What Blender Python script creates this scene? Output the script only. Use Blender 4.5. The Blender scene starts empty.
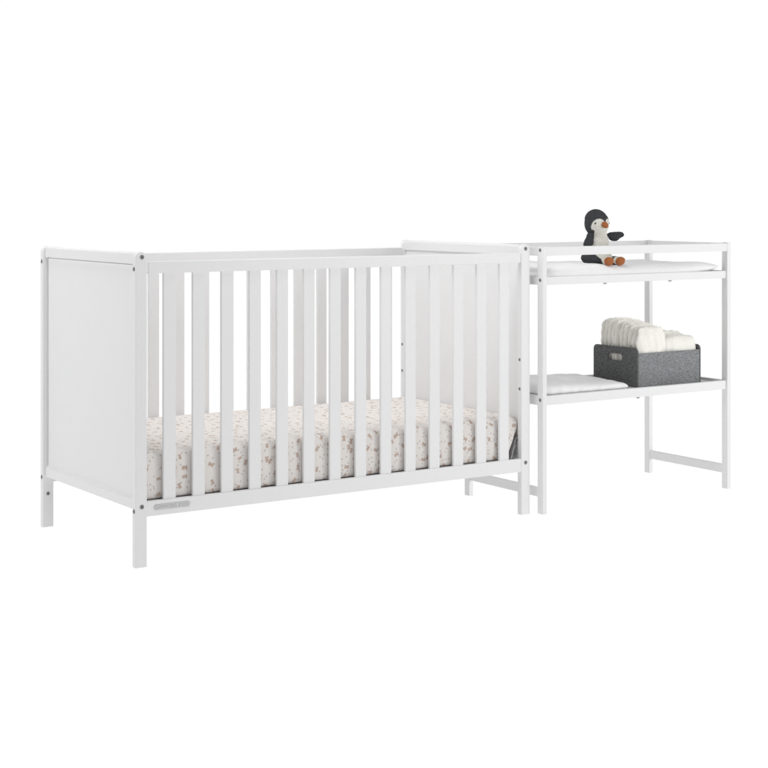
import bpy, bmesh, math, random
from mathutils import Vector, Matrix, noise
PI = math.pi
random.seed(7)
scn = bpy.context.scene
col = scn.collection

# ------------------------------------------------------------------ helpers
def link(o):
    col.objects.link(o); return o

def empty(name, loc, label, cat, group=None):
    o = bpy.data.objects.new(name, None); link(o)
    o.empty_display_size = .05; o.location = loc
    tag(o, label, cat, group); return o

def tag(o, label=None, cat=None, group=None, kind=None):
    if label: o['label'] = label
    if cat: o['category'] = cat
    if group: o['group'] = group
    if kind: o['kind'] = kind
    return o

def origin(parent):
    v = Vector((0, 0, 0))
    while parent is not None:
        v += parent.location; parent = parent.parent
    return v

def obj(name, bm, mats, parent=None, center=None, smooth=False):
    """link bm (in world coordinates) as one mesh object, origin at center"""
    if center is None:
        vs = [v.co for v in bm.verts]
        center = Vector([(min(v[i] for v in vs) + max(v[i] for v in vs)) / 2 for i in range(3)])
    center = Vector(center)
    bmesh.ops.translate(bm, verts=bm.verts, vec=-center)
    me = bpy.data.meshes.new(name); bm.to_mesh(me); bm.free()
    if not isinstance(mats, (list, tuple)): mats = [mats]
    for m in mats: me.materials.append(m)
    if smooth:
        for p in me.polygons: p.use_smooth = True
    o = bpy.data.objects.new(name, me); link(o)
    o.parent = parent
    o.location = center - origin(parent)
    return o

def copy_to(o, parent, delta):
    c = o.copy(); link(c); c.parent = parent
    c.location = o.location + Vector(delta)
    for ch in o.children:
        copy_to(ch, c, (0, 0, 0))
    return c

def bevel(bm, w, seg=2):
    if w: bmesh.ops.bevel(bm, geom=list(bm.edges), offset=w, segments=seg, profile=.6, affect='EDGES', clamp_overlap=True)

def box_bm(x0, x1, y0, y1, z0, z1, bev=.002, seg=2):
    bm = bmesh.new()
    bmesh.ops.create_cube(bm, size=1)
    for v in bm.verts:
        v.co = Vector(((x0 + x1) / 2 + v.co.x * (x1 - x0), (y0 + y1) / 2 + v.co.y * (y1 - y0), (z0 + z1) / 2 + v.co.z * (z1 - z0)))
    bevel(bm, bev, seg)
    return bm

def box(name, x0, x1, y0, y1, z0, z1, mat, parent=None, bev=.002, seg=2):
    return obj(name, box_bm(x0, x1, y0, y1, z0, z1, bev, seg), mat, parent)

def merge(a, b, mat_index=None):
    me = bpy.data.meshes.new('tmp'); b.to_mesh(me); b.free()
    n = len(a.faces)
    a.from_mesh(me); bpy.data.meshes.remove(me)
    a.faces.ensure_lookup_table()
    if mat_index is not None:
        for f in a.faces[n:]: f.material_index = mat_index
    return a

def extrude_profile(pts, axis, a, b, bev=0, seg=2):
    """pts: 2-D outline; axis 'y' -> pts are (x,z); 'x' -> (y,z); extruded from a to b"""
    bm = bmesh.new()
    mk = (lambda p, t: (p[0], t, p[1])) if axis == 'y' else (lambda p, t: (t, p[0], p[1]))
    va = [bm.verts.new(mk(p, a)) for p in pts]; vb = [bm.verts.new(mk(p, b)) for p in pts]
    fa = bm.faces.new(va); fb = bm.faces.new(vb[::-1])
    n = len(pts)
    for i in range(n):
        bm.faces.new((va[i], vb[i], vb[(i + 1) % n], va[(i + 1) % n]))
    bmesh.ops.recalc_face_normals(bm, faces=bm.faces)
    if bev:
        es = [e for e in bm.edges if e.calc_face_angle(0) > .6]
        bmesh.ops.bevel(bm, geom=es, offset=bev, segments=seg, profile=.6, affect='EDGES', clamp_overlap=True)
    return bm

def lathe(profile, center, axis, seg=20):
    """profile: list of (r, t); t runs along axis vector from center. returns bm"""
    bm = bmesh.new()
    ax = Vector(axis).normalized(); u = ax.orthogonal().normalized(); w = ax.cross(u)
    rings = []
    for r, t in profile:
        if r < 1e-6: rings.append([bm.verts.new(Vector(center) + ax * t)])
        else: rings.append([bm.verts.new(Vector(center) + ax * t + (u * math.cos(k * 2 * PI / seg) + w * math.sin(k * 2 * PI / seg)) * r) for k in range(seg)])
    for i in range(len(rings) - 1):
        A, B = rings[i], rings[i + 1]
        for k in range(seg):
            q = [A[k % len(A)], A[(k + 1) % len(A)], B[(k + 1) % len(B)], B[k % len(B)]]
            q2 = []
            for v in q:
                if v not in q2: q2.append(v)
            if len(q2) > 2: bm.faces.new(q2)
    bmesh.ops.recalc_face_normals(bm, faces=bm.faces)
    return bm

# ------------------------------------------------------------------ materials
def new_mat(name):
    m = bpy.data.materials.new(name); m.use_nodes = True
    nt = m.node_tree; b = nt.nodes['Principled BSDF']
    return m, nt, b

def N(nt, t, **kw):
    n = nt.nodes.new(t)
    for k, v in kw.items(): setattr(n, k, v)
    return n

def noise_bump(nt, b, scale, strength, dist=.001, detail=4, stretch=None):
    tc = N(nt, 'ShaderNodeTexCoord'); no = N(nt, 'ShaderNodeTexNoise')
    no.inputs['Scale'].default_value = scale; no.inputs['Detail'].default_value = detail
    src = tc.outputs['Object']
    if stretch:
        mp = N(nt, 'ShaderNodeMapping'); mp.inputs['Scale'].default_value = stretch
        nt.links.new(src, mp.inputs['Vector']); src = mp.outputs['Vector']
    nt.links.new(src, no.inputs['Vector'])
    bp = N(nt, 'ShaderNodeBump'); bp.inputs['Strength'].default_value = strength; bp.inputs['Distance'].default_value = dist
    nt.links.new(no.outputs['Fac'], bp.inputs['Height']); nt.links.new(bp.outputs['Normal'], b.inputs['Normal'])
    return no, tc

def simple(name, c, rough=.5, metal=0, bump=None, var=0, spec=.4):
    m, nt, b = new_mat(name)
    b.inputs['Base Color'].default_value = (*c, 1); b.inputs['Roughness'].default_value = rough
    b.inputs['Metallic'].default_value = metal; b.inputs['Specular IOR Level'].default_value = spec
    if bump:
        no, tc = noise_bump(nt, b, *bump)
        if var:
            rp = N(nt, 'ShaderNodeValToRGB')
            rp.color_ramp.elements[0].position = .3; rp.color_ramp.elements[1].position = .7
            rp.color_ramp.elements[0].color = (*[x * (1 - var) for x in c], 1)
            rp.color_ramp.elements[1].color = (*[min(1, x * (1 + var)) for x in c], 1)
            nt.links.new(no.outputs['Fac'], rp.inputs['Fac']); nt.links.new(rp.outputs['Color'], b.inputs['Base Color'])
    return m

WHITE = .79
M_paint = simple('white_painted_wood', (WHITE, WHITE, WHITE * 1.004), .45, bump=(60, .06, .0006, 3), var=.008, spec=.3)
M_panel = simple('white_painted_board', (WHITE, WHITE, WHITE * 1.004), .5, bump=(18, .03, .0008, 3), var=.006, spec=.3)
M_steel = simple('zinc_bolt', (.33, .33, .34), .4, .4, bump=(300, .1, .0003), var=.15)
M_dark = simple('dark_recess', (.11, .11, .114), .6, bump=(300, .1, .0003), var=.2)
M_frame = simple('grey_metal_frame', (.36, .36, .37), .5, .4, bump=(120, .1, .0005), var=.1)
M_plate = simple('embossed_plate', (.62, .62, .625), .45, bump=(200, .1, .0003), var=.03)
M_letter = simple('plate_lettering', (.48, .48, .49), .5, bump=(200, .1, .0003), var=.03)
M_pad = simple('white_vinyl_pad', (.92, .92, .925), .5, bump=(45, .14, .004, 3), var=.012, spec=.3)
M_blanket = simple('white_cotton', (.95, .95, .95), .9, bump=(600, .25, .001, 3), var=.02, spec=.1)
M_diaper = simple('soft_white_nonwoven', (.90, .885, .83), .9, bump=(160, .35, .002, 4), var=.035, spec=.1)
M_beak = simple('rust_plush', (.39, .142, .058), .95, bump=(420, .9, .003, 4), var=.25, spec=.05)
M_black = simple('charcoal_plush', (.055, .056, .061), .97, bump=(420, 1, .003, 4), var=.5, spec=.08)
M_eye = simple('black_bead', (.004, .004, .004), .1, bump=(50, .01, .0002), spec=.6)

def felt(name, lo, hi):
    m, nt, b = new_mat(name)
    b.inputs['Roughness'].default_value = .95; b.inputs['Specular IOR Level'].default_value = .1
    no, tc = noise_bump(nt, b, 330, .6, .0015, 6)
    n2 = N(nt, 'ShaderNodeTexNoise'); n2.inputs['Scale'].default_value = 105; n2.inputs['Detail'].default_value = 6; n2.inputs['Roughness'].default_value = .75
    mp = N(nt, 'ShaderNodeMapping'); mp.inputs['Rotation'].default_value = (.5, .4, .9); mp.inputs['Scale'].default_value = (1, 1, 2.2)
    nt.links.new(tc.outputs['Object'], mp.inputs['Vector']); nt.links.new(mp.outputs['Vector'], n2.inputs['Vector'])
    rp = N(nt, 'ShaderNodeValToRGB'); e = rp.color_ramp.elements
    e[0].position = .32; e[1].position = .70; e[0].color = (*lo, 1); e[1].color = (*hi, 1)
    nt.links.new(n2.outputs['Fac'], rp.inputs['Fac']); nt.links.new(rp.outputs['Color'], b.inputs['Base Color'])
    return m
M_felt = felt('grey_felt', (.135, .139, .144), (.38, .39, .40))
M_felt_shaded = felt('grey_felt_shaded', (.075, .077, .077), (.205, .209, .208))  # same felt as the sides, colour darkened to imitate shade on the ends

def sheet_material():
    """cream fitted sheet printed with small brown bears and dots; UV is in metres"""
    m, nt, b = new_mat('printed_cotton_sheet')
    L = nt.links.new
    b.inputs['Roughness'].default_value = .9; b.inputs['Specular IOR Level'].default_value = .1
    uv = N(nt, 'ShaderNodeUVMap')
    def vm(op, a, c=None):
        n = N(nt, 'ShaderNodeVectorMath', operation=op)
        L(a, n.inputs[0])
        if c is not None:
            if isinstance(c, tuple): n.inputs[1].default_value = c
            else: L(c, n.inputs[1])
        return n
    def mt(op, a, c=None):
        n = N(nt, 'ShaderNodeMath', operation=op)
        for i, q in enumerate((a, c)):
            if q is None: continue
            if isinstance(q, (int, float)): n.inputs[i].default_value = q
            else: L(q, n.inputs[i])
        return n.outputs[0]
    def cells(pitch, rnd, shift):
        sc = vm('MULTIPLY', uv.outputs['UV'], (1 / pitch, 1 / pitch, 0))
        of = vm('ADD', sc.outputs[0], (shift, shift * .7, 0))
        v = N(nt, 'ShaderNodeTexVoronoi', voronoi_dimensions='2D', feature='F1')
        v.inputs['Scale'].default_value = 1; v.inputs['Randomness'].default_value = rnd
        L(of.outputs[0], v.inputs['Vector'])
        d = vm('SUBTRACT', of.outputs[0], v.outputs['Position'])
        loc = vm('MULTIPLY', d.outputs[0], (pitch, pitch, 0))
        sp = N(nt, 'ShaderNodeSeparateColor'); L(v.outputs['Color'], sp.inputs[0])
        rot = N(nt, 'ShaderNodeVectorRotate', rotation_type='Z_AXIS')
        L(loc.outputs[0], rot.inputs['Vector'])
        L(mt('MULTIPLY', sp.outputs[0], 6.283), rot.inputs['Angle'])
        return rot.outputs[0], sp
    def blob(vec, circles):
        cur = None
        for (x, y, r) in circles:
            s = vm('SUBTRACT', vec, (x, y, 0)); ln = N(nt, 'ShaderNodeVectorMath', operation='LENGTH'); L(s.outputs[0], ln.inputs[0])
            q = mt('SUBTRACT', ln.outputs['Value'], r)
            cur = q if cur is None else mt('MINIMUM', cur, q)
        mr = N(nt, 'ShaderNodeMapRange'); L(cur, mr.inputs['Value'])
        mr.inputs['From Min'].default_value = .0016; mr.inputs['From Max'].default_value = -.0016
        return mr.outputs[0]
    v1, s1 = cells(.0395, .80, .3)
    sz = N(nt, 'ShaderNodeMath', operation='MULTIPLY_ADD'); L(s1.outputs[2], sz.inputs[0]); sz.inputs[1].default_value = -.4; sz.inputs[2].default_value = 1.55
    vs = N(nt, 'ShaderNodeVectorMath', operation='SCALE'); L(v1, vs.inputs[0]); L(sz.outputs[0], vs.inputs['Scale']); v1 = vs.outputs[0]
    bear = blob(v1, [(0, .003, .0046), (-.0044, .0064, .0026), (.0044, .0064, .0026), (0, -.0052, .0044), (-.0050, -.0026, .0022), (.0050, -.0036, .0022), (-.0032, -.0092, .0024), (.0034, -.0090, .0024)])
    inner = blob(v1, [(0, .0018, .0020), (0, -.005, .0022)])
    v2, s2 = cells(.0170, .9, 5.2)
    dots = blob(v2, [(0, 0, .0017), (.0018, .0012, .0013)])
    n = N(nt, 'ShaderNodeTexNoise'); n.inputs['Scale'].default_value = 180; L(uv.outputs['UV'], n.inputs['Vector'])
    def mix(f, a, c):
        x = N(nt, 'ShaderNodeMix', data_type='RGBA'); L(f, x.inputs['Factor'])
        for k, q in ((6, a), (7, c)):
            if isinstance(q, tuple): x.inputs[k].default_value = (*q, 1)
            else: L(q, x.inputs[k])
        return x.outputs[2]
    brown = mix(s1.outputs[1], (.42, .29, .225), (.52, .40, .335))
    brown = mix(mt('MULTIPLY', n.outputs['Fac'], .7), brown, (.36, .24, .185))
    dcol = mix(s2.outputs[1], (.45, .36, .32), (.45, .42, .40))
    base = mix(n.outputs['Fac'], (.715, .678, .65), (.79, .757, .73))
    c = mix(mt('MULTIPLY', dots, mt('GREATER_THAN', s2.outputs[2], .25)), base, dcol)
    c = mix(mt('MULTIPLY', bear, .88), c, brown)
    c = mix(mt('MULTIPLY', inner, .45), c, (.50, .34, .25))
    L(c, b.inputs['Base Color'])
    tc = N(nt, 'ShaderNodeTexCoord'); n3 = N(nt, 'ShaderNodeTexNoise'); n3.inputs['Scale'].default_value = 14; n3.inputs['Detail'].default_value = 3
    L(tc.outputs['Object'], n3.inputs['Vector'])
    bp = N(nt, 'ShaderNodeBump'); bp.inputs['Strength'].default_value = .45; bp.inputs['Distance'].default_value = .008
    L(n3.outputs['Fac'], bp.inputs['Height']); L(bp.outputs['Normal'], b.inputs['Normal'])
    return m
M_sheet = sheet_material()

def plush_material():
    m, nt, b = new_mat('penguin_plush'); L = nt.links.new
    b.inputs['Roughness'].default_value = .97; b.inputs['Specular IOR Level'].default_value = .05
    at = N(nt, 'ShaderNodeAttribute'); at.attribute_name = 'coat'
    no, tc = noise_bump(nt, b, 420, .9, .003, 4)
    def ramp(a, c):
        r = N(nt, 'ShaderNodeValToRGB'); r.color_ramp.elements[0].position = .3; r.color_ramp.elements[1].position = .7
        r.color_ramp.elements[0].color = (*a, 1); r.color_ramp.elements[1].color = (*c, 1)
        L(no.outputs['Fac'], r.inputs['Fac']); return r.outputs['Color']
    w = ramp((.60, .585, .52), (.86, .85, .79)); k = ramp((.032, .033, .037), (.09, .092, .098))
    mx = N(nt, 'ShaderNodeMix', data_type='RGBA')
    ad = N(nt, 'ShaderNodeMath', operation='ADD'); sb = N(nt, 'ShaderNodeMath', operation='MULTIPLY_ADD')
    sb.inputs[1].default_value = .25; sb.inputs[2].default_value = -.125
    L(no.outputs['Fac'], sb.inputs[0]); L(at.outputs['Fac'], ad.inputs[0]); L(sb.outputs[0], ad.inputs[1])
    st = N(nt, 'ShaderNodeMapRange'); st.inputs['From Min'].default_value = .40; st.inputs['From Max'].default_value = .60
    L(ad.outputs[0], st.inputs['Value']); L(st.outputs[0], mx.inputs['Factor'])
    L(k, mx.inputs[6]); L(w, mx.inputs[7]); L(mx.outputs[2], b.inputs['Base Color'])
    return m
M_plush = plush_material()

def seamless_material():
    """studio sweep with added emission, no lamp behind it: glows to paper white"""
    m, nt, b = new_mat('self_glowing_seamless')
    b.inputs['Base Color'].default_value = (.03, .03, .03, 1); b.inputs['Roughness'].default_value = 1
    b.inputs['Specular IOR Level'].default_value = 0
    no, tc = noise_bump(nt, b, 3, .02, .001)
    b.inputs['Emission Color'].default_value = (1, 1, 1, 1); b.inputs['Emission Strength'].default_value = 1.0  # glow added so the sweep stays pure white without shadows
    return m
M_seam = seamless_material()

# ------------------------------------------------------------------ setting: self-glowing white sweep
def setting():
    bm = bmesh.new()
    a = [bm.verts.new(p) for p in ((-5, -7, 0), (14, -7, 0), (14, 5, 0), (-5, 5, 0))]
    bm.faces.new(a)
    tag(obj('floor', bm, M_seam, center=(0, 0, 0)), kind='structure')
    bm = bmesh.new()
    prof = [(5 + 1.5 * math.sin(t), 1.5 - 1.5 * math.cos(t)) for t in [i * PI / 32 for i in range(17)]] + [(6.5, 5.5)]
    rows = [[bm.verts.new((x, y, z)) for x in (-1.5, 14)] for y, z in prof]
    for i in range(len(rows) - 1):
        bm.faces.new((rows[i][0], rows[i][1], rows[i + 1][1], rows[i + 1][0]))
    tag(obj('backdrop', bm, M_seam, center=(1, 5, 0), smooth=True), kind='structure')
setting()

# ------------------------------------------------------------------ bolts
_bolt = {}
def bolt(parent, p, axis, r=.0057, name='bolt'):
    """recessed barrel bolt: zinc ring with a dark hex socket, facing along axis"""
    prof = [(r, -.002), (r, .0008), (r * .86, .0013), (r * .70, .0011), (r * .62, .0005)]
    bm = lathe(prof, (0, 0, 0), axis, 20)
    for f in bm.faces: f.material_index = 0
    bm2 = lathe([(r * .66, .0006), (r * .3, .0004), (0, .0004)], (0, 0, 0), axis, 6)
    for f in bm2.faces: f.normal_update()
    merge(bm, bm2, 1)
    bm3 = lathe([(r * 1.12, .00035), (r * .98, .00040)], (0, 0, 0), axis, 20)
    merge(bm, bm3, 1)
    bmesh.ops.translate(bm, verts=bm.verts, vec=Vector(p))
    return obj(name, bm, [M_steel, M_dark], parent, center=p)

# ------------------------------------------------------------------ crib
CL, CW, CH = 1.364, .6765, .8555       # overall length, depth, height
PW, PD = .034, .020                    # post width and depth

def build_crib():
    root = empty('baby_crib', (CL / 2, CW / 2, 0), 'long white slatted baby crib with solid panel ends, printed mattress inside', 'crib')
    def post_bm(x0, y0):
        r = PW / 2; c = x0 + r
        pts = [(x0 + .0, 0), (x0 + PW, 0), (x0 + PW, CH - r)]
        pts += [(c + r * math.cos(t), CH - r + r * math.sin(t)) for t in [i * PI / 12 for i in range(1, 12)]]
        pts += [(x0, CH - r)]
        bm = extrude_profile(pts, 'y', y0, y0 + PD)
        es = [e for e in bm.edges if abs(e.verts[0].co.y - e.verts[1].co.y) < 1e-6 or (abs(e.verts[0].co.y - e.verts[1].co.y) > 1e-3 and e.verts[0].co.z < .001)]
        bmesh.ops.bevel(bm, geom=es, offset=.0018, segments=2, profile=.6, affect='EDGES', clamp_overlap=True)
        return bm
    posts = {}
    for kx, x0 in (('l', 0), ('r', CL - PW)):
        for ky, y0 in (('f', 0), ('b', CW - PD)):
            p = obj('corner_post', post_bm(x0, y0), M_paint, root)
            posts[kx + ky] = p
            out = -1 if ky == 'f' else 1
            yf = y0 if ky == 'f' else y0 + PD
            xo = x0 if kx == 'l' else x0 + PW
            ax = (-1, 0, 0) if kx == 'l' else (1, 0, 0)
            for z in (CH - .0145, .1645):
                bolt(p, (x0 + PW / 2 + (.002 if kx == 'l' else 0), yf, z), (0, out, 0))
            for z in (.8085, .1525):
                bolt(p, (xo, y0 + PD / 2, z), ax, .0058)
            # height-adjusting inserts on the inner face
            xi = x0 + PW if kx == 'l' else x0
            ai = (1, 0, 0) if kx == 'l' else (-1, 0, 0)
            for z in (.49, .398):
                bolt(p, (xi, y0 + PD / 2, z), ai, .0045, 'threaded_insert')
    bolt(posts['lb'], (.0165, CW - PD, .102), (0, -1, 0), .005)
    xa, xb = PW, CL - PW
    # side rails
    for ky, y0, inn in (('f', .0012, 1), ('b', CW - PD + .0022, -1)):
        yr0, yr1 = (y0, y0 + .0165)
        bm = box_bm(xa + .0052, xb - .0052, yr0, yr1, .796, .8285, .0022)
        for q0, q1 in ((xa - .001, xa + .0062), (xb - .0062, xb + .001)):
            merge(bm, box_bm(q0, q1, yr0 + .0016, yr1 - .0016, .7985, .8262, .0012))
        obj('top_rail', bm, M_paint, root)
        br = box('bottom_rail', xa - .0006, xb + .0006, yr0, yr1, .136, .1775, M_paint, root, .0022)
        ys0 = yr0 + .0042 if ky == 'f' else yr0 + .0028
        first = None
        for i in range(14):
            cx = .1050 + .08925 * i
            if first is None:
                first = box('slat', cx - .0186, cx + .0186, ys0, ys0 + .0095, .1765, .797, M_paint, root, .0016)
            else:
                copy_to(first, root, (.08925 * i, 0, 0))
        if ky == 'f':
            # ticket-shaped maker's plate with raised lettering
            x0, x1, z0, z1, c = .055, .165, .1515, .1668, .0035
            pts = [(x0 + c, z0), (x1 - c, z0), (x1 - c, z0 + c * .9), (x1, z0 + c), (x1, z1 - c), (x1 - c, z1 - c * .9), (x1 - c, z1), (x0 + c, z1), (x0 + c, z1 - c * .9), (x0, z1 - c), (x0, z0 + c), (x0 + c, z0 + c * .9)]
            bm = extrude_profile(pts, 'y', yr0 - .0010, yr0 + .001)
            for f in bm.faces: f.material_index = 1
            k = .0010
            q = [((px_ - (x0 + x1) / 2) * (1 - 2 * k / (x1 - x0)) + (x0 + x1) / 2, (pz_ - (z0 + z1) / 2) * (1 - 2 * k / (z1 - z0)) + (z0 + z1) / 2) for px_, pz_ in pts]
            merge(bm, extrude_profile(q, 'y', yr0 - .0015, yr0 + .0008), 0)
            cu = bpy.data.curves.new('lettering', 'FONT'); cu.body = 'SIMMONS KIDS'; cu.size = .0140; cu.align_x = 'CENTER'; cu.extrude = .0004
            cu.space_character = 1.12
            to = link(bpy.data.objects.new('lettering', cu)); bpy.context.view_layer.update()
            tm = to.to_mesh(); bt = bmesh.new(); bt.from_mesh(tm); to.to_mesh_clear(); bpy.data.objects.remove(to)
            w = max(v.co.x for v in bt.verts) - min(v.co.x for v in bt.verts)
            s = .099 / w
            bt.transform(Matrix.Translation(((x0 + x1) / 2, yr0 - .0017, z0 + .0028)) @ Matrix.Rotation(PI / 2, 4, 'X') @ Matrix.Diagonal((s, 1, 1, 1)))
            merge(bm, bt, 1)
            obj('name_plate', bm, [M_plate, M_letter], br)
    # solid ends
    for kx, x0, sg in (('l', .0085, 1), ('r', CL - .0085, -1)):
        def X(a, b): return (x0 + sg * a, x0 + sg * b) if sg > 0 else (x0 - b, x0 - a)
        p0, p1 = X(.0075, .0175)
        bm = box_bm(p0, p1, PD + .0008, CW - PD - .003, .180, .8185, .0006)
        b0, b1 = X(.0125, .0170)
        merge(bm, box_bm(b0, b1, PD - .0005, CW - PD + .0005, .182, .8235, .0004))
        pan = obj('end_panel', bm, M_panel, root)
        r0, r1 = X(0, .023)
        y0, y1 = PD - .0006, CW - PD + .0006
        zt = .8545; rr = .0075
        pts = [(r0, .8215), (r1, .8215), (r1, zt - rr)] + [(r1 - rr + rr * math.cos(t), zt - rr + rr * math.sin(t)) for t in [i * PI / 10 for i in range(1, 6)]] + \
              [(r0 + rr - rr * math.sin(t), zt - rr + rr * math.cos(t)) for t in [i * PI / 10 for i in range(0, 5)]] + [(r0, zt - rr)]
        obj('top_rail', extrude_profile(pts, 'y', y0, y1), M_paint, pan)
        e = .0078 * sg
        a0, a1 = (r0, r1) if sg > 0 else (r1, r0)          # outer and inner face
        pts = [(a0, .1550), (a0 + e * .06, .1545), (a1, .1545), (a1, .1880), (a0 + e, .1885), (a0 + e * .1, .1812), (a0, .1798)]
        obj('bottom_rail', extrude_profile(pts, 'y', y0, y1), M_paint, pan)
        # thin groove strip where the panel meets the posts
    # steel mattress support with its hooks
    sup = empty('mattress_support', (0, 0, 0), None, None); sup.parent = root
    bm = box_bm(.036, CL - .036, .0195, CW - .0195, .1700, .1755, .001)
    bpy.data.objects.remove(sup)
    sup = obj('mattress_support', bm, M_frame, root)
    for x, sg in ((CL - .0355, 1),):
        for y in (.0265, CW - .0265):
            bm = bmesh.new()
            def strap(pts, w, t):
                for (ax, az), (bx_, bz) in zip(pts, pts[1:]):
                    d = Vector((bx_ - ax, 0, bz - az)); n = Vector((-d.z, 0, d.x)).normalized() * t / 2
                    o8 = []
                    for q in ((ax, az), (bx_, bz)):
                        for s2 in (1, -1):
                            for yy in (y - w / 2, y + w / 2):
                                o8.append(bm.verts.new((q[0] + s2 * n.x, yy, q[1] + s2 * n.z)))
                    for f in ((0, 1, 3, 2), (4, 6, 7, 5), (0, 4, 5, 1), (2, 3, 7, 6), (0, 2, 6, 4), (1, 5, 7, 3)):
                        bm.faces.new([o8[k] for k in f])
            strap([(x - sg * .026, .174), (x - sg * .020, .186), (x - sg * .006, .236), (x + sg * .002, .247)], .012, .003)
            strap([(x + sg * .002, .247), (x + sg * .0045, .232)], .012, .003)
            strap([(x - sg * .020, .186), (x + sg * .001, .226)], .004, .003)
            bmesh.ops.recalc_face_normals(bm, faces=bm.faces)
            obj('support_hook', bm, M_frame, sup)
    return root
crib = build_crib()

# ------------------------------------------------------------------ crib mattress
def build_mattress():
    x0, x1, y0, y1, z0, z1 = .0345, 1.3372, .0204, .652, .1772, .311
    bm = bmesh.new(); uvl = bm.loops.layers.uv.new('UVMap')
    def outline(inset, cr, ncorner=10, nx=96, ny=30, pull=0):
        pts = []
        a0, a1, b0, b1 = x0 + inset, x1 - inset, y0 + inset, y1 - inset
        cs = [(a1 - cr, b0 + cr, -PI / 2), (a1 - cr, b1 - cr, 0), (a0 + cr, b1 - cr, PI / 2), (a0 + cr, b0 + cr, PI)]
        for k, (cx, cy, t0) in enumerate(cs):
            for i in range(ncorner + 1):
                t = t0 + i * PI / 2 / ncorner
                w = math.sin(i * PI / ncorner)
                k2 = pull * w
                pts.append((cx + cr * math.cos(t) - 0 * k2, cy + cr * math.sin(t) + 0 * k2, 1))
            nxt = cs[(k + 1) % 4]; n = (ny if k % 2 == 0 else nx)
            ex, ey = cx + cr * math.cos(t0 + PI / 2), cy + cr * math.sin(t0 + PI / 2)
            fx, fy = nxt[0] + cr * math.cos(nxt[2]), nxt[1] + cr * math.sin(nxt[2])
            for i in range(1, n):
                f = i / n; g = pull * (math.exp(-(f * n / 1.2) ** 2) + math.exp(-((1 - f) * n / 1.2) ** 2)) * .6
                qx, qy = ex + (fx - ex) * f, ey + (fy - ey) * f
                pts.append((qx, qy, 0))
        return pts
    CR = .011
    prof = [(.012, z0, .030), (.006, z0 + .0005, .029), (.002, z0 + .004, .0275), (.0008, z0 + .012, .0245), (.0004, z0 + .03, .017), (.0, z0 + .05, .008), (-.0002, z0 + .068, .002), (.0, z1 - .04, 0), (.0006, z1 - .024, 0), (.0024, z1 - .013, 0), (.0065, z1 - .006, 0), (.014, z1 - .0015, 0), (.026, z1, 0), (.06, z1 + .0015, 0), (.12, z1 + .002, 0), (.2, z1 + .0025, 0), (.29, z1 + .003, 0)]
    rings = []
    base = outline(0, CR); per = [0]
    for a, b in zip(base, base[1:]): per.append(per[-1] + math.hypot(b[0] - a[0], b[1] - a[1]))
    tot = per[-1] + math.hypot(base[0][0] - base[-1][0], base[0][1] - base[-1][1])
    v_acc = 0; vco = []; last = None
    for ins, z, pull in prof:
        if last: v_acc += math.hypot(ins - last[0], z - last[1])
        last = (ins, z); vco.append(v_acc)
        pts = outline(ins, max(.012, CR - ins * .6), pull=pull)
        rg = []
        for (x, y, c) in pts:
            n = noise.noise(Vector((x * 9, y * 9, z * 14))); n2 = noise.noise(Vector((x * 40, y * 40, z * 6 + 7)))
            side = 1 if ins < .01 else .3
            nrm = Vector((x - (x0 + x1) / 2, y - (y0 + y1) / 2, 0)); ax = 0 if min(x - x0, x1 - x) < min(y - y0, y1 - y) else 1
            d = min(0, .0016 * n * side - .0005 + .0009 * n2 * side)
            p = [x, y, z + (.0015 * n if ins > .01 and z > .25 else 0)]
            p[ax] += d * (1 if nrm[ax] > 0 else -1)
            # the sheet's elastic corners at the right end tuck in under the mattress
            tq = max(0, (x - (x1 - .13)) / .13) ** 2
            fq = math.exp(-((y - y0) / .06) ** 2) + math.exp(-((y1 - y) / .06) ** 2)
            p[0] -= .043 * min(1, max(0, (z1 - .028 - z) / .095)) * tq * fq
            rg.append(bm.verts.new(p))
        rings.append(rg)
    n = len(base)
    for i in range(len(rings) - 1):
        for k in range(n):
            k2 = (k + 1) % n
            f = bm.faces.new((rings[i][k], rings[i][k2], rings[i + 1][k2], rings[i + 1][k])); f.smooth = True
            topface = prof[i][0] >= .014 and prof[i][1] > .25
            for lp, kk, ii in zip(f.loops, (k, k + 1, k + 1, k), (i, i, i + 1, i + 1)):
                if topface: lp[uvl].uv = (lp.vert.co.x + .3, lp.vert.co.y + 3)
                else: lp[uvl].uv = ((per[kk] if kk < n else tot), vco[ii])
    f = bm.faces.new(rings[-1]); f.smooth = True
    for lp in f.loops: lp[uvl].uv = (lp.vert.co.x + .3, lp.vert.co.y + 3)
    f = bm.faces.new(rings[0][::-1])
    bmesh.ops.recalc_face_normals(bm, faces=bm.faces)
    o = obj('crib_mattress', bm, M_sheet, center=((x0 + x1) / 2, (y0 + y1) / 2, z0))
    return tag(o, 'thick mattress in cream fitted sheet printed with small brown bears and dots, inside crib', 'mattress')
build_mattress()

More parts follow.
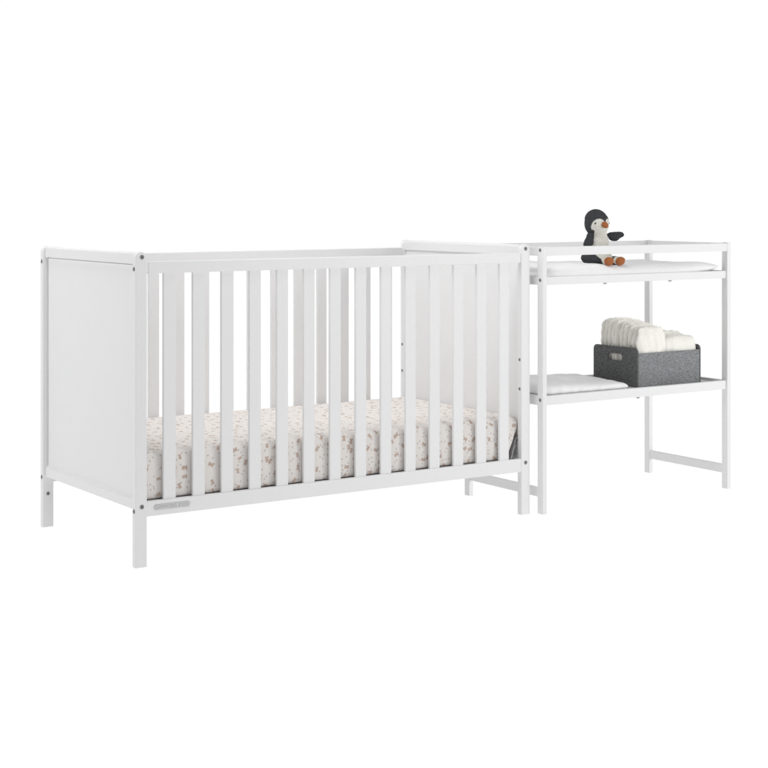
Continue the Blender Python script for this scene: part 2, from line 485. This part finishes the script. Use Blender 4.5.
# ------------------------------------------------------------------ changing table
TX0, TX1, TY0, TY1, TH = 1.3885, 2.2235, -.034, .380, .8485
LW, LD = .017, .0265
def build_table():
    root = empty('changing_table', ((TX0 + TX1) / 2, (TY0 + TY1) / 2, 0), 'tall white open changing table with railed top and one lower shelf, beside crib', 'changing table')
    for x0 in (TX0, TX1 - LW):
        for y0 in (TY0, TY1 - LD):
            lg = box('leg', x0, x0 + LW, y0, y0 + LD, 0, TH, M_paint, root, .0018)
            ax = (-1, 0, 0) if x0 == TX0 else (1, 0, 0)
            xo = x0 if x0 == TX0 else x0 + LW
            for z in (.836, .741, .361):
                bolt(lg, (xo, y0 + LD / 2, z), ax, .0052)
    xa, xb = TX0 + LW - .0006, TX1 - LW + .0006
    ya, yb = TY0 + LD - .0006, TY1 - LD + .0006
    # top guard rails
    for y0 in (TY0 + .0012, TY1 - .0012 - .016):
        box('guard_rail', xa, xb, y0, y0 + .016, .8185, .8465, M_paint, root, .002)
    for x0 in (TX0 + .002, TX1 - .002 - .013):
        box('guard_rail', x0, x0 + .013, ya, yb, .8185, .8465, M_paint, root, .002)
    def tray(name, z0, z1, zb):
        t = obj(name, box_bm(TX0 + .012, TX1 - .012, TY0 + .020, TY1 - .020, zb - .009, zb, .0008), M_panel, root)
        for y0 in (TY0 + .006, TY1 - .006 - .016):
            box('edge_rail', xa, xb, y0, y0 + .016, z0, z1, M_paint, t, .002)
        for x0 in (TX0 + .002, TX1 - .002 - .013):
            box('edge_rail', x0, x0 + .013, ya, yb, z0, z1, M_paint, t, .002)
        return t
    t = tray('top_tray', .7255, .7515, .7385)
    s = tray('shelf', .3435, .3735, .3655)
    for x, y in ((1.7234, .05), (2.0178, .05), (1.7234, .30), (2.0178, .30)):
        b = lathe([(0, 0), (.0045, 0), (.0042, -.002), (.003, -.003), (0, -.003)], (x, y, .7295), (0, 0, 1), 16)
        merge(b, box_bm(x - .0045, x + .0045, y - .004, y + .004, .7162, .7296, .001))
        obj('screw', b, M_frame, t)
    for x, y in ((1.8707, .05), (1.8707, .30)):
        obj('screw', box_bm(x - .004, x + .004, y - .004, y + .004, .3265, .3566, .001), M_frame, s)
    for x0 in (TX0 + .004, TX1 - .004 - .010):
        box('stretcher', x0, x0 + .010, ya, yb, .0525, .0825, M_paint, root, .0016)
build_table()

# ------------------------------------------------------------------ soft slabs
def soft_slab(x0, x1, y0, y1, zb, zmid, hfun, nx=70, ny=36, p=5, q=.5, corner=.03, edge=None):
    bm = bmesh.new(); top = {}; bot = {}
    for i in range(nx + 1):
        u = math.sin((i / nx * 2 - 1) * PI / 2)
        for j in range(ny + 1):
            v = math.sin((j / ny * 2 - 1) * PI / 2)
            f = max(0, 1 - abs(u) ** p) ** q * max(0, 1 - abs(v) ** p) ** q
            x = (x0 + x1) / 2 + (x1 - x0) / 2 * u * (1 - corner * .5 * abs(v) ** 8)
            y = (y0 + y1) / 2 + (y1 - y0) / 2 * v * (1 - corner * abs(u) ** 12)
            if edge: x, y = edge(x, y, u, v)
            zm = zmid(x, y) if callable(zmid) else zmid
            rim = i in (0, nx) or j in (0, ny)
            t = bm.verts.new((x, y, zm + (hfun(x, y, u, v) - (zm - zb)) * f)); top[i, j] = t
            bot[i, j] = t if rim else bm.verts.new((x, y, zm - (zm - zb) * min(1, f * 1.15)))
    for i in range(nx):
        for j in range(ny):
            bm.faces.new((top[i, j], top[i + 1, j], top[i + 1, j + 1], top[i, j + 1]))
            fs = [bot[i, j], bot[i, j + 1], bot[i + 1, j + 1], bot[i + 1, j]]
            try: bm.faces.new(fs)
            except ValueError: pass
    bmesh.ops.recalc_face_normals(bm, faces=bm.faces)
    return bm

def build_pad():
    zb = .7388
    def h(x, y, u, v):
        side = .010 * abs(v) ** 3                       # contoured long sides
        dip = -.004 * (1 - v * v)
        lump = .0035 * noise.noise(Vector((x * 7, y * 9, 2))) + .0018 * noise.noise(Vector((x * 21, y * 26, 5)))
        ends = .008 * math.exp(-((x - 1.55) / .12) ** 2) - .004 * math.exp(-((x - 1.95) / .12) ** 2) + .004 * math.exp(-((x - 2.13) / .07) ** 2)
        pucker = 0
        if v < -.35: pucker = .0026 * math.sin(x * 95 + 2 * math.sin(x * 23)) * max(0, 1 - abs(x - 1.52) / .17)
        return .044 + side + dip + lump + ends + pucker
    bm = soft_slab(1.409, 2.196, -.016, .362, zb, lambda x, y: zb + .012 + .016 * max(0, (x - 2.0) / .2), h, 110, 44, 6, .5, .03)
    o = obj('changing_pad', bm, M_pad, center=(1.8, .173, zb), smooth=True)
    tag(o, 'puffy white contoured changing pad lying on railed top of changing table', 'changing pad')
build_pad()

def build_blanket():
    zb = .3657
    t = empty('folded_blanket', (1.62, .16, zb), 'folded soft white blanket lying on lower shelf left of the felt bin', 'blanket')
    def h(x, y, u, v):
        hump = .016 * math.exp(-((x - 1.60) / .06) ** 2 - ((y - .19) / .10) ** 2) + .007 * math.exp(-((x - 1.72) / .05) ** 2 - ((y - .22) / .09) ** 2)
        return .024 + hump + .010 * math.exp(-((x - 1.47) / .1) ** 2) + .0022 * noise.noise(Vector((x * 12, y * 14, 1))) + .0015 * noise.noise(Vector((x * 40, y * 40, 1)))
    def edge(x, y, u, v):
        x += .006 * noise.noise(Vector((u * 2, v * 5, 4))) * abs(u)
        y += .004 * noise.noise(Vector((u * 8, v * 2, 9))) * abs(v)
        x += .052 * (v + 1) / 2 * ((u + 1) / 2) ** 2
        return x, y
    X1 = 1.789
    # the lower fold, then the upper fold slightly pulled back
    lo = soft_slab(1.409, X1, -.006, .33, zb, zb + .003, lambda x, y, u, v: .007 + .0006 * noise.noise(Vector((x * 20, y * 20, 3))), 60, 36, 14, .5, .02, edge)
    obj('lower_fold', lo, M_blanket, t, smooth=True)
    up = soft_slab(1.411, X1 - .002, -.0075, .329, zb + .0055, zb + .0125, lambda x, y, u, v: h(x, y, u, v) - .003, 110, 60, 16, .5, .05, edge)
    obj('upper_fold', up, M_blanket, t, smooth=True)
build_blanket()

# ------------------------------------------------------------------ felt bin
BX0, BX1, BY0, BY1, BZ = 1.850, 2.143, .030, .252, .3660
def build_bin():
    root = empty('storage_bin', ((BX0 + BX1) / 2, (BY0 + BY1) / 2, BZ), 'grey felt storage bin with slot handle, holding diapers on lower shelf', 'storage bin')
    th = .005
    def end_bm(x0):
        bm = bmesh.new(); r = .016; zt = .4965
        out = [(BY0, BZ), (BY1, BZ)] + [(BY1 - r + r * math.cos(t), zt - r + r * math.sin(t)) for t in [i * PI / 16 for i in range(9)]] + [(BY0 + r - r * math.sin(t), zt - r + r * math.cos(t)) for t in [i * PI / 16 for i in range(9)]]
        hw, hr, hy, hz = .0375, .0115, .143, .4605
        hole = [(hy + hw - hr + hr * math.cos(t), hz + hr * math.sin(t)) for t in [-PI / 2 + i * PI / 10 for i in range(11)]] + [(hy - hw + hr + hr * math.cos(t), hz + hr * math.sin(t)) for t in [PI / 2 + i * PI / 10 for i in range(11)]]
        es = []
        for lp in (out, hole):
            vs = [bm.verts.new((x0, y, z)) for y, z in lp]
            es += [bm.edges.new((vs[i], vs[(i + 1) % len(vs)])) for i in range(len(vs))]
        bmesh.ops.triangle_fill(bm, edges=es, use_beauty=True)
        g = bmesh.ops.extrude_face_region(bm, geom=list(bm.faces))
        bmesh.ops.translate(bm, verts=[v for v in g['geom'] if isinstance(v, bmesh.types.BMVert)], vec=(th, 0, 0))
        bmesh.ops.recalc_face_normals(bm, faces=bm.faces)
        return bm
    obj('end_panel', end_bm(BX0), M_felt_shaded, root)
    obj('end_panel', end_bm(BX1 - th), M_felt_shaded, root)
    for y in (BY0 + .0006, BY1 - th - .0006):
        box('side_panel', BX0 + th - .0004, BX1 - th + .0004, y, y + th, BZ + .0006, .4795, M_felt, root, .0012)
    box('bottom_panel', BX0 + th, BX1 - th, BY0 + th, BY1 - th, BZ + .001, BZ + .006, M_felt, root, .0006)
build_bin()

def diaper(cx, cy, z0, w, h, t, label, seed, group, layers=2, full=3.5, ruff=1.0):
    """a folded diaper standing on edge: puffy layers, gathered frills down both ends"""
    root = empty('folded_diaper', (cx, cy, z0), label, 'diaper', group)
    rnd = random.Random(seed)
    for L in range(layers):
        bm = bmesh.new(); nu, nv = 30, 40
        lt = t / layers * 1.30; dx = rnd.uniform(-.005, .005); yc = -t / 2 + t / layers * (L + .5)
        hh = h * (1 - .055 * rnd.random()); ph = rnd.random() * 9
        F = {}; B = {}
        for i in range(nu + 1):
            u = math.sin((i / nu * 2 - 1) * PI / 2)
            for j in range(nv + 1):
                v = math.sin((j / nv * 2 - 1) * PI / 2)
                f = max(0, 1 - abs(u) ** full) ** .5 * max(0, 1 - abs(v) ** 5) ** .5
                cut = 1 - .16 * max(0, abs(v)) ** 6 if v > 0 else 1
                x = w / 2 * u * cut + dx
                z = hh / 2 * (1 + v * (1 - .09 * abs(u) ** 4 * (1 if v > 0 else 0)))
                e = abs(u) ** 2
                fr = math.sin(z * 130 + ph + 2 * noise.noise(Vector((z * 30, L, seed)))) * .0011 * e * ruff
                x += (.005 * noise.noise(Vector((z * 32, L * 3, seed + 2))) + .0009 * math.sin(z * 230 + ph)) * e * (1 if u > 0 else -1) * ruff
                z += .004 * noise.noise(Vector((u * 3, L * 5, seed))) * max(0, v) + .0008 * math.sin(u * 14 + ph) * max(0, v)
                n = .0028 * noise.noise(Vector((x * 25, z * 25, seed + L)))
                fold = (.0075 * abs(noise.noise(Vector((x * 34 + z * 9, z * 7, seed * 1.7 + L)))) + .0060 * abs(noise.noise(Vector((x * 15 - z * 16, z * 12, seed + 20))))) * f
                y1 = yc + fr - (lt / 2 * f) + n + fold; y2 = yc + fr + lt / 2 * f + n
                rim = i in (0, nu) or j in (0, nv)
                a = bm.verts.new((x, y1, z)); F[i, j] = a
                B[i, j] = a if rim else bm.verts.new((x, y2, z))
        for i in range(nu):
            for j in range(nv):
                bm.faces.new((F[i, j], F[i + 1, j], F[i + 1, j + 1], F[i, j + 1]))
                try: bm.faces.new((B[i, j], B[i, j + 1], B[i + 1, j + 1], B[i + 1, j]))
                except ValueError: pass
        bmesh.ops.recalc_face_normals(bm, faces=bm.faces)
        bmesh.ops.rotate(bm, verts=bm.verts, cent=(0, 0, 0), matrix=Matrix.Rotation(rnd.uniform(-.05, .05), 3, 'Z'))
        bmesh.ops.translate(bm, verts=bm.verts, vec=(cx, cy, z0))
        obj('padded_fold', bm, M_diaper, root, smooth=True)
    # gathered leg cuff: a frilled ribbon over the end that faces out
    for sg in (-1, 1):
        bm = bmesh.new(); rows = []
        nz = 60; ph = rnd.random() * 6
        for j in range(nz + 1):
            z = h * (.10 + .66 * j / nz); g = math.sin(z * 250 + ph); g2 = noise.noise(Vector((z * 60, seed, sg)))
            xo = sg * (w / 2 - .010 - .012 * max(0, j / nz - .6) ** 1.5 * 3)
            rows.append([bm.verts.new((cx + xo + sg * dx, cy + dy + .0022 * g * k + .001 * g2, z0 + z)) for dx, dy, k in ((-.006, -.0035, .2), (.003, -.002, .7), (.008 + .002 * g2, 0, 1.0), (.0035, .002, .7), (-.006, .0035, .2))])
        for a, b in zip(rows, rows[1:]):
            for k in range(4): bm.faces.new((a[k], a[k + 1], b[k + 1], b[k]))
        obj('leg_cuff', bm, M_diaper, root, smooth=True)
    return root

ords = ['front', 'second', 'third', 'fourth', 'rear']
nm = ['frontmost', 'second from the front', 'middle', 'second from the back', 'rearmost']
ys = [.058, .099, .140, .181, .222]
hs = [.200, .209, .216, .219, .213]
for k in range(5):
    diaper(1.9275 + .002 * (k % 2), ys[k], .3725, .129, hs[k], .042, 'frilly cream folded diaper, %s of the taller row at the handle end' % nm[k], 11 + k, 'diapers standing in the felt bin')
for k, (y, hh) in enumerate(((.070, .166), (.132, .171), (.194, .169))):
    diaper(2.061, y, .3725, .156, hh, .060, 'smooth white folded diaper, %s of the lower row at the far bin end' % ('frontmost', 'middle', 'rearmost')[k], 40 + k, 'diapers standing in the felt bin', layers=2, full=7, ruff=.4)

# ------------------------------------------------------------------ plush penguin
def ellipsoid(bm, c, r, rot=None, seg=28):
    m = Matrix.Translation(c) @ (rot or Matrix.Identity(4)) @ Matrix.Diagonal((*r, 1))
    bmesh.ops.create_uvsphere(bm, u_segments=seg, v_segments=seg // 2 + 2, radius=1, matrix=m)

def remeshed(bm, voxel, smooth_iter):
    me = bpy.data.meshes.new('tmp'); bm.to_mesh(me); bm.free()
    o = link(bpy.data.objects.new('tmp', me))
    r = o.modifiers.new('r', 'REMESH'); r.mode = 'VOXEL'; r.voxel_size = voxel
    s = o.modifiers.new('s', 'SMOOTH'); s.iterations = smooth_iter; s.factor = .5
    bpy.context.view_layer.update()
    ev = o.evaluated_get(bpy.context.evaluated_depsgraph_get())
    m2 = bpy.data.meshes.new_from_object(ev)
    out = bmesh.new(); out.from_mesh(m2)
    bpy.data.objects.remove(o); bpy.data.meshes.remove(me); bpy.data.meshes.remove(m2)
    return out

def build_penguin(loc):
    root = empty('plush_penguin', loc, 'small seated plush penguin with charcoal hood, white belly and rust feet on pad', 'plush toy')
    O = Vector(loc); E = Matrix.Rotation
    hc = Vector((-.0085, -.004, .1385)); yaw = math.radians(1)
    bm = bmesh.new()
    ellipsoid(bm, (0, .006, .040), (.050, .046, .042))
    ellipsoid(bm, (-.004, .002, .0245), (.053, .052, .0265))
    ellipsoid(bm, (0, .004, .075), (.041, .037, .045))
    ellipsoid(bm, (-.002, .000, .105), (.032, .030, .026))
    ellipsoid(bm, hc, (.0415, .0405, .0445))
    ellipsoid(bm, hc + Vector((0, .005, .014)), (.038, .036, .034))
    for x in (-.006, .043):
        ellipsoid(bm, (x, -.038, .016), (.0180, .026, .0150))
    bm = remeshed(bm, .0026, 5)
    ca = bm.verts.layers.float.new('coat')
    Rm = Matrix.Rotation(-yaw, 3, 'Z')
    for v in bm.verts:
        p = v.co; c = 0
        if p.z > .108:
            d = (Rm @ (p - hc)); d = Vector((d.x / .0415, d.y / .0405, d.z / .0445))
            face = 0
            if d.y < .3:
                for sx in (-.44, .44):
                    q = ((d.x - sx) / .47) ** 2 + ((d.z + .14) / .51) ** 2
                    face = max(face, min(1, max(0, .5 + (1 - q) * 1.4)))
                q = (d.x / .76) ** 2 + ((d.z + .74) / .78) ** 2
                face = max(face, min(1, max(0, .5 + (1 - q) * 1.4)))
            c = face
        ang = abs(math.degrees(math.atan2(p.x + .001, -(p.y - .008))))
        lim = 66 - 22 * min(1, max(0, (p.z - .085) / .03)) - 50 * min(1, max(0, (.055 - p.z) / .040))
        body = min(1, max(0, .5 + (lim - ang) / 12))
        if p.z < .118:
            k = min(1, max(0, (.122 - p.z) / .014)); c = c * (1 - k) + body * k
        if p.y < -.046 and p.z < .045: c = 1.0
        v[ca] = c
        n = noise.noise(p * 160); v.co = p + v.normal * (.0010 * n)
    bmesh.ops.translate(bm, verts=bm.verts, vec=O)
    obj('body', bm, M_plush, root, center=O + Vector((0, 0, .05)), smooth=True)
    Hd = Matrix.Rotation(yaw, 4, 'Z')
    def head_pt(x, y, z): return O + hc + (Matrix.Rotation(yaw, 3, 'Z') @ Vector((x, y, z)))
    # beak
    bm = bmesh.new()
    ellipsoid(bm, (-.003, -.042, -.004), (.0115, .012, .0085)); ellipsoid(bm, (-.003, -.047, -.008), (.0080, .010, .0070)); ellipsoid(bm, (-.003, -.040, .001), (.010, .010, .006))
    bm = remeshed(bm, .0018, 3)
    for v in bm.verts: v.co = (Matrix.Rotation(yaw, 3, 'Z') @ v.co) + hc + O
    obj('beak', bm, M_beak, root, smooth=True)
    for sx in (-1, 1):
        bm = bmesh.new(); ellipsoid(bm, head_pt(sx * .0292, -.0258, .001), (.0034, .0034, .0034), seg=16)
        obj('eye', bm, M_eye, root, smooth=True)
    def wing(pts, name='wing'):
        bm = bmesh.new()
        for c, r, rot in pts: ellipsoid(bm, c, r, rot)
        bm = remeshed(bm, .0022, 12)
        for v in bm.verts: v.co = v.co + v.normal * (.0012 * noise.noise(v.co * 150)) + O
        obj(name, bm, M_black, root, smooth=True)
    # raised wing, reaching out to the side
    wing([((.070, -.007, .0990), (.040, .0090, .0120), None), ((.066, -.007, .0945), (.026, .0095, .0160), None), ((.085, -.008, .1000), (.024, .0085, .0110), None)])
    # lowered wing, resting along the flank
    wing([((-.038, -.004, .094), (.012, .014, .020), E(.3, 4, 'Y')), ((-.047, -.008, .078), (.014, .018, .018), E(.3, 4, 'Y')), ((-.053, -.010, .071), (.014, .017, .0125), None)])
    for x, tilt in ((-.007, .1), (.043, -.12)):
        bm = bmesh.new()
        ellipsoid(bm, (x, -.062, .0150), (.0190, .0105, .0145), E(tilt, 4, 'Y'))
        for t in (-1, 0, 1): ellipsoid(bm, (x + t * .010, -.064, .0225 - abs(t) * .003), (.0068, .008, .0068))
        bm = remeshed(bm, .002, 3)
        for v in bm.verts: v.co = v.co + O
        obj('foot', bm, M_beak, root, smooth=True)
build_penguin((1.703, .062, .7785))

# ------------------------------------------------------------------ light
w = bpy.data.worlds.new('World'); scn.world = w; w.use_nodes = True
bg = w.node_tree.nodes['Background']; bg.inputs['Color'].default_value = (1, 1, 1, 1); bg.inputs['Strength'].default_value = .33

def area(name, loc, target, size, energy, c=(1, 1, 1)):
    l = bpy.data.lights.new(name, 'AREA'); l.shape = 'RECTANGLE'; l.size = size[0]; l.size_y = size[1]; l.energy = energy; l.color = c
    o = link(bpy.data.objects.new(name, l)); o.location = loc
    o.rotation_euler = (Vector(target) - Vector(loc)).to_track_quat('-Z', 'Y').to_euler()
    return o
area('key_softbox', (3.5, -3.1, 1.2), (2.0, 0, .55), (1.8, 1.8), 62)
area('side_softbox', (-1.9, .9, 1.3), (0, .35, .5), (1.0, 1.0), 15)
a = area('added_overhead_fill', (.15, .10, 2.5), (.95, .42, .45), (1.4, 1.2), 11.5); a.data.spread = math.radians(95)  # added fill above the crib, brightens its inside

# ------------------------------------------------------------------ camera
cd = bpy.data.cameras.new('camera'); cam = link(bpy.data.objects.new('camera', cd))
cam.location = (-1.87144, -4.00572, 1.0)
cam.rotation_euler = (PI / 2, 0, -math.radians(90 - 33.77416) + PI / 2 - math.radians(0) - math.radians(33.77416) * 0 + 0)
# forward vector lies 33.774 deg clockwise of +Y
cam.rotation_euler = (PI / 2, 0, -math.radians(33.77416))
cd.sensor_fit = 'HORIZONTAL'; cd.sensor_width = 36; cd.lens = 36 * 1617.8 / 768
cd.shift_y = -(384 - 198.5) / 768
cd.clip_start = .05; cd.clip_end = 100
scn.camera = cam
scn.view_settings.view_transform = 'Standard'; scn.view_settings.look = 'None'; scn.view_settings.exposure = 0; scn.view_settings.gamma = 1
scn.render.engine = 'CYCLES'
scn.cycles.max_bounces = 8; scn.cycles.diffuse_bounces = 5
